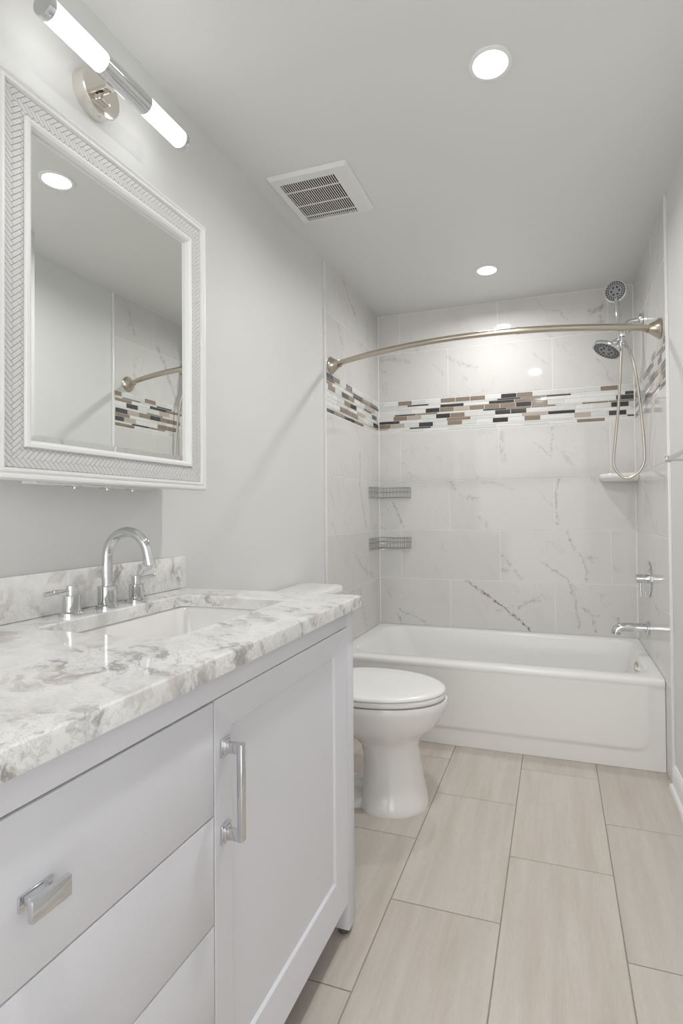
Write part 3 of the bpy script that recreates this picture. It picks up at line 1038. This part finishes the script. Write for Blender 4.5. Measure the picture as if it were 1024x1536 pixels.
# ------------------------------------------------------------------ curved shower rod
rod = thing('shower_rod', (0.75, -0.85, 1.85), 'curved brushed nickel shower curtain rod spanning the tub', 'curtain rod')
def rodp(s_):
    x = s_ * W
    return Vector((x, -0.770 - 0.172 * 4 * s_ * (1 - s_) - 0.012 * s_, 1.846 + 0.010 * s_ + 0.010 * math.sin(PI * s_)))
b = MB()
b.tube([rodp(0.03 + 0.62 * k / 40) for k in range(41)], 0.0128, 16)
b.build('rod', M['nickel'], rod)
b = MB()
b.tube([rodp(0.62 + 0.35 * k / 24) for k in range(25)], 0.0138, 16)
b.tube([rodp(0.617), rodp(0.624)], 0.0150, 16)
b.build('rod_sleeve', M['nickel'], rod)
for s_, dd in ((0.0, 1), (1.0, -1)):
    p = rodp(s_)
    tang = (rodp(0.03 if s_ == 0 else 0.97) - p)
    dirn = Vector((dd, tang.y / abs(tang.x) * 0.8, 0)).normalized()
    b = MB()
    n = 32
    p = Vector((0.0016 if s_ == 0 else W - 0.0016, p.y, p.z))
    loops = []
    for r_, h_ in ((0.043, 0.0), (0.043, 0.004), (0.040, 0.008), (0.030, 0.024), (0.021, 0.042), (0.017, 0.052), (0.019, 0.053), (0.019, 0.058), (0.0155, 0.0585), (0.0155, 0.066), (0.0140, 0.067)):
        q = p + dirn * h_ if h_ > 0 else p
        nvec = Vector((dd, 0, 0)).lerp(dirn, min(h_ / 0.03, 1)).normalized()
        a1 = Vector((0, 0, 1))
        a2 = nvec.cross(a1).normalized()
        loops.append([q + (a2 * math.cos(2 * PI * k / n) + a1 * math.sin(2 * PI * k / n)) * r_ for k in range(n)])
    b.loft(loops)
    b.build('wall_flange', M['nickel'], rod, smooth=30)

# ------------------------------------------------------------------ shower fittings on the right wall
AY = -0.315
sh = thing('overhead_shower', (1.5, AY, 2.05), 'round chrome rain shower head on a curved wall arm', 'shower head')
b = MB()
b.lathe([(0.032, 0.0), (0.032, 0.014), (0.028, 0.018), (0.012, 0.020), (0.012, 0.030), (0.0, 0.030)], 28, axis_matrix((1.4985, AY, 2.052), (-1, 0, 0)))
b.build('wall_flange', M['chrome'], sh)
arm = smooth_path([(1.470, AY, 2.052), (1.440, AY - 0.002, 2.050), (1.420, AY - 0.008, 2.034), (1.408, AY - 0.016, 2.008)], 6)
b = MB()
b.tube(arm, 0.0095, 14)
b.build('arm', M['chrome'], sh)
# diverter body below the arm
BX, BY, BZ = 1.402, AY - 0.020, 1.985
b = MB()
b.lathe([(0.012, 0.034), (0.017, 0.030), (0.019, 0.022), (0.019, -0.020), (0.015, -0.028), (0.010, -0.030)], 24, Matrix.Translation((BX, BY, BZ)))
b.lathe([(0.010, 0.010), (0.012, 0.024), (0.012, 0.034), (0.009, 0.037), (0, 0.037)], 20, axis_matrix((BX, BY, BZ), (0.8, -0.55, 0.15)))
b.build('diverter', M['chrome'], sh)
hd = Vector((-0.44, -0.2, -0.87)).normalized()          # the way the rain head faces
hc_ = Vector((1.333, -0.322, 1.914))
neck0 = Vector((BX - 0.006, BY, BZ - 0.020))
b = MB()
b.tube([neck0, neck0.lerp(hc_ - hd * 0.030, 0.6), hc_ - hd * 0.030], [0.010, 0.0115, 0.014], 16)
b.lathe([(0.014, -0.018), (0.018, -0.010), (0.018, 0.0)], 20, axis_matrix(neck0.lerp(hc_, 0.45), hc_ - neck0))
b.build('swivel_neck', M['chrome'], sh)
b = MB()
Mh = axis_matrix(hc_, hd)
b.lathe([(0.010, -0.036), (0.030, -0.030), (0.060, -0.018), (0.076, -0.008), (0.078, 0.0), (0.076, 0.005), (0.070, 0.006)], 40, Mh)
so = b.build('spray_head', M['chrome'], sh)
def nozzles(parent, Mh, R_, z_):
    q = MB()
    q.lathe([(R_, z_ - 0.001), (R_ * 0.99, z_ + 0.0008), (0, z_ + 0.0012)], 36, Mh)
    o_ = q.build('nozzle_plate', M['nozzle'], None)
    o_.parent = parent
    q = MB()
    for frac, cnt, sz in ((0.86, 24, 0.082), (0.68, 20, 0.075), (0.38, 6, 0.12)):
        for k in range(cnt):
            a = 2 * PI * k / cnt
            rr = R_ * sz * 0.95
            q.lathe([(rr, z_ + 0.0002), (rr * 0.8, z_ + 0.0022), (0, z_ + 0.0024)], 8, Mh @ Matrix.Translation((R_ * frac * math.cos(a), R_ * frac * math.sin(a), 0)))
    o_ = q.build('nozzles', M['rubber'], None)
    o_.parent = parent
nozzles(so, Mh, 0.068, 0.006)

hs = thing('hand_shower', (BX, BY - 0.03, 1.96), 'chrome handheld shower with a long looped metal hose', 'hand shower')
hh = Vector((1.376, -0.335, 2.205))
bot = Vector((1.398, -0.352, 1.948))
fd = Vector((-0.35, -0.93, -0.16)).normalized()
b = MB()
hp = smooth_path([bot, bot.lerp(hh, 0.30) + Vector((0, 0.004, 0)), bot.lerp(hh, 0.6) + Vector((0, 0.008, 0)), bot.lerp(hh, 0.86) + Vector((0, 0.010, 0))], 8)
b.tube(hp, [0.0105 + 0.005 * min(k / 8, 1) - 0.004 * max(0, (k - 14) / 10) for k in range(len(hp))], 18)
hdl = b.build('handle', M['chrome'], hs)
b = MB()
Mh2 = axis_matrix(hh, fd)
b.lathe([(0.012, -0.030), (0.030, -0.026), (0.048, -0.014), (0.055, -0.004), (0.056, 0.002), (0.053, 0.006), (0.048, 0.0065)], 40, Mh2)
so = b.build('spray_head', M['chrome'], hs)
nozzles(so, Mh2, 0.050, 0.006)
b = MB()
b.box(BX - 0.014, BX + 0.014, BY - 0.030, BY - 0.012, 1.965, 1.998, 0.004)
b.build('holder', M['chrome'], hs)
hose_pts = [bot + Vector((0.000, 0, 0.004)), (1.395, -0.358, 1.90), (1.382, -0.360, 1.66), (1.363, -0.360, 1.46), (1.353, -0.362, 1.36), (1.358, -0.366, 1.306), (1.388, -0.376, 1.265), (1.421, -0.386, 1.256),
            (1.459, -0.396, 1.283), (1.482, -0.400, 1.325), (1.486, -0.400, 1.40), (1.476, -0.398, 1.56), (1.463, -0.394, 1.70), (1.446, -0.388, 1.82), (1.428, -0.372, 1.895), (1.408, -0.350, 1.940)]
b = MB()
b.tube(smooth_path(hose_pts, 8), 0.0068, 12)
b.build('hose', M['hose'], hs)
b = MB()
e1, e2 = Vector((1.408, -0.350, 1.940)), Vector((1.432, -0.376, 1.888))
b.tube([e1.lerp(e2, -0.25), e1, e1.lerp(e2, 0.8), e2], [0.010, 0.0115, 0.0105, 0.008], 16)
b.tube([bot + Vector((0, 0, 0.014)), bot - Vector((0.0005, 0, 0.012))], 0.0115, 16)
b.build('hose_connector', M['chrome'], hs)

VYC, VZC = -0.384, 0.764
vv = thing('shower_valve', (1.5, VYC, VZC), 'round chrome shower valve plate with a lever above the tub spout', 'shower valve')
b = MB()
b.lathe([(0.086, 0.0), (0.086, 0.003), (0.082, 0.007), (0.030, 0.010), (0, 0.010)], 44, axis_matrix((1.4988, VYC, VZC), (-1, 0, 0)))
b.build('escutcheon', M['chrome'], vv)
b = MB()
b.lathe([(0.022, 0.008), (0.022, 0.024), (0.0205, 0.025), (0.0205, 0.056), (0.019, 0.058), (0, 0.058)], 32, axis_matrix((1.4988, VYC, VZC), (-1, 0, 0)))
b.build('hub', M['chrome'], vv)
b = MB()
b.tube([(1.462, VYC, VZC - 0.015), (1.4625, VYC - 0.002, VZC - 0.05), (1.464, VYC - 0.004, VZC - 0.085)], [0.005, 0.0048, 0.0045], 14)
b.build('lever', M['chrome'], vv)

SPY, SPZ = -0.362, 0.520
sp = thing('tub_spout', (1.5, SPY, SPZ), 'chrome tub spout with a diverter pin at the end of the tub', 'tub spout')
b = MB()
b.lathe([(0.034, 0.0), (0.034, 0.008), (0.030, 0.012), (0.02, 0.012)], 32, axis_matrix((1.4988, SPY, SPZ), (-1, 0, 0)))
b.build('wall_flange', M['chrome'], sp)
b = MB()
path = smooth_path([(1.492, SPY, SPZ), (1.44, SPY, SPZ), (1.39, SPY, SPZ - 0.001), (1.368, SPY, SPZ - 0.006), (1.354, SPY, SPZ - 0.018), (1.350, SPY, SPZ - 0.036)], 6)
b.tube(path, 0.0225, 24)
b.build('spout', M['chrome'], sp)
b = MB()
b.lathe([(0.0045, 0.0), (0.0045, 0.018), (0.0065, 0.020), (0.0065, 0.030), (0.005, 0.032)], 14, Matrix.Translation((1.362, SPY, SPZ + 0.012)))
b.build('diverter_pin', M['chrome'], sp)

# ------------------------------------------------------------------ wall ceramics, baskets, towel bar
sd_ = thing('soap_dish', (1.42, -0.06, 1.26), 'white ceramic corner soap shelf below the hose loop', 'soap dish')
b = MB()
nn = 20
def corner(r1, r2, z):
    pts = [Vector((1.4985, -0.0018, z))]
    for k in range(nn + 1):
        a = PI / 2 * k / nn
        e_ = 0.62
        pts.append(Vector((1.4985 - r1 * math.cos(a) ** e_, -0.0018 - r2 * math.sin(a) ** e_, z)))
    return pts
b.loft([corner(0.150, 0.080, 1.256), corner(0.178, 0.100, 1.262), corner(0.190, 0.112, 1.274), corner(0.192, 0.114, 1.292), corner(0.188, 0.110, 1.299), corner(0.178, 0.100, 1.300), corner(0.168, 0.092, 1.290), corner(0.150, 0.08, 1.288)])
b.build('shelf', M['porcelain'], sd_, smooth=50)


def basket(z0_, z1_, label):
    t_ = thing('corner_basket', (0.003, -0.003, z0_), label, 'corner basket', 'wire corner baskets')
    R_ = 0.205
    o0 = 0.0052
    def arc(r, z, n=24):
        return [Vector((o0 + r * math.sin(PI / 2 * k / n), -o0 - r * math.cos(PI / 2 * k / n), z)) for k in range(n + 1)]
    rw = 0.0017
    zm = z0_ + (z1_ - z0_) * 0.58
    b = MB()
    for z in (z0_, zm, z1_):
        b.tube(arc(R_, z), rw, 8)
        b.tube([(o0, -o0 - R_, z), (o0, -o0, z), (o0 + R_, -o0, z)], rw, 8)
    b.build('rails', M['wire'], t_)
    b = MB()
    for p0_ in arc(R_, 0, 18):
        b.tube([(p0_.x, p0_.y, z0_), (p0_.x, p0_.y, z1_)], 0.0009, 6)
    for k in range(1, 9):
        q = R_ * k / 9
        b.tube([(o0 + q, -o0, z0_), (o0 + q, -o0, z1_)], 0.0009, 6)
        b.tube([(o0, -o0 - q, z0_), (o0, -o0 - q, z1_)], 0.0009, 6)
    b.build('uprights', M['wire'], t_)
    b = MB()
    for k in range(1, 14):
        q = R_ * k / 14
        yy = math.sqrt(R_ * R_ - q * q)
        b.tube([(o0 + q, -o0, z0_), (o0 + q, -o0 - yy, z0_)], 0.0012, 6)
    b.build('wire_floor', M['wire'], t_)
basket(1.190, 1.250, 'upper chrome wire corner basket on the marble tile')
basket(0.874, 0.937, 'lower chrome wire corner basket, nearer the bathtub rim')

TBX, TBY, TBZ = 1.435, -1.262, 1.268
tb = thing('towel_bar', (1.51, TBY, TBZ), 'chrome towel bar on the right wall at the photo edge', 'towel bar')
for yy in (TBY, TBY - 0.46):
    b = MB()
    b.lathe([(0.022, 0.0), (0.022, 0.006), (0.019, 0.009), (0.0085, 0.010), (0.0085, 0.065), (0.0115, 0.066), (0.0115, 0.084), (0.010, 0.0855), (0, 0.0855)], 24, axis_matrix((1.5095, yy, TBZ), (-1, 0, 0)))
    b.build('post', M['chrome'], tb)
b = MB()
b.tube([(TBX, TBY - 0.004, TBZ), (TBX, TBY - 0.456, TBZ)], 0.0075, 16)
b.build('bar', M['chrome'], tb)

# ------------------------------------------------------------------ toilet
TY = -1.302
toi = thing('toilet', (0.35, TY, 0), 'white two-piece toilet with closed lid between the vanity and the tub', 'toilet')
def egg(xa_, xb_, hw, z, n=48, back=2.0, wid=0.42):
    """plan outline: round nose at xb_, squarer at xa_; widest part at 'wid' of the length"""
    pts = []
    xm = xa_ + (xb_ - xa_) * wid
    for k in range(n):
        a = 2 * PI * k / n
        c_, s_ = math.cos(a), math.sin(a)
        if c_ >= 0:
            x = xm + (xb_ - xm) * c_
            y = hw * s_
        else:
            e_ = 2.0 / back
            x = xm - (xm - xa_) * abs(c_) ** e_
            y = hw * math.copysign(abs(s_) ** e_, s_)
        pts.append(Vector((x, TY + y, z)))
    return pts
b = MB()
secs = [(0.0, 0.345, 0.610, 0.127), (0.012, 0.345, 0.611, 0.128), (0.03, 0.352, 0.607, 0.121), (0.09, 0.360, 0.594, 0.108), (0.17, 0.362, 0.580, 0.098), (0.225, 0.350, 0.573, 0.101),
        (0.255, 0.315, 0.583, 0.114), (0.285, 0.262, 0.618, 0.147), (0.315, 0.222, 0.650, 0.167), (0.345, 0.190, 0.668, 0.176), (0.372, 0.165, 0.682, 0.184), (0.392, 0.155, 0.687, 0.187), (0.402, 0.160, 0.684, 0.184)]
b.loft([egg(a, c_, h_, z) for z, a, c_, h_ in secs])
# trapway and tank deck behind the pedestal
sec2 = [(0.0, 0.10, 0.42, 0.112), (0.014, 0.10, 0.42, 0.112), (0.026, 0.105, 0.42, 0.090), (0.045, 0.11, 0.31, 0.060), (0.08, 0.11, 0.285, 0.052), (0.18, 0.10, 0.275, 0.052), (0.25, 0.08, 0.34, 0.075), (0.28, 0.07, 0.42, 0.090), (0.33, 0.04, 0.44, 0.115), (0.372, 0.015, 0.42, 0.135), (0.398, 0.012, 0.40, 0.137), (0.402, 0.016, 0.39, 0.133)]
b.loft([egg(a, c_, h_, z, back=4.0, wid=0.6) for z, a, c_, h_ in sec2])
b.build('bowl', M['porcelain'], toi, smooth=60)
b = MB()
b.loft([egg(0.205, 0.674, 0.184, 0.4070, back=3), egg(0.203, 0.677, 0.186, 0.4095, back=3), egg(0.203, 0.677, 0.186, 0.4245, back=3), egg(0.206, 0.674, 0.183, 0.4270, back=3)])
b.build('seat', M['seat'], toi, smooth=50)
b = MB()
b.loft([egg(0.200, 0.673, 0.185, 0.4285, back=3), egg(0.197, 0.678, 0.190, 0.4310, back=3), egg(0.197, 0.678, 0.190, 0.4365, back=3), egg(0.202, 0.673, 0.186, 0.4415, back=3), egg(0.225, 0.652, 0.169, 0.4440, back=3), egg(0.30, 0.57, 0.10, 0.4450, back=3)])
b.build('lid', M['seat'], toi, smooth=50)
for yy in (TY - 0.075, TY + 0.075):
    b = MB()
    b.lathe([(0.012, -0.02), (0.012, 0.02)], 16, axis_matrix((0.188, yy, 0.418), (0, 1, 0)))
    b.box(0.176, 0.20, yy - 0.014, yy + 0.014, 0.4015, 0.412, 0.002)
    b.build('hinge', M['seat'], toi)
b = MB()
TH = 0.222
def tk(i, z, r=0.03):
    return rrect(-0.002 + i * 0.3, 0.186 - i, TY - TH + i, TY + TH - i, r, z)
b.loft([tk(0.04, 0.4025), tk(0.022, 0.415), tk(0.014, 0.50), tk(0.006, 0.752)])
b.build('tank', M['porcelain'], toi, smooth=50)
b = MB()
b.loft([tk(0.004, 0.753), tk(-0.003, 0.757), tk(-0.003, 0.776), tk(0.003, 0.783), tk(0.02, 0.786), tk(0.05, 0.787, 0.02)])
b.build('tank_lid', M['porcelain'], toi, smooth=50)
b = MB()
b.lathe([(0.014, 0), (0.014, 0.008), (0.008, 0.010), (0.008, 0.016), (0, 0.016)], 20, axis_matrix((0.178, TY - 0.155, 0.70), (1, 0, 0)))
b.tube([(0.189, TY - 0.155, 0.70), (0.191, TY - 0.12, 0.697), (0.190, TY - 0.085, 0.692)], [0.006, 0.0055, 0.006], 12)
b.build('flush_lever', M['chrome'], toi)
for yy in (TY - 0.085, TY + 0.085):
    b = MB()
    b.lathe([(0.013, 0.0), (0.013, 0.010), (0.009, 0.019), (0, 0.021)], 18, Matrix.Translation((0.28, yy, 0.013)))
    b.build('bolt_cap', M['seat'], toi)
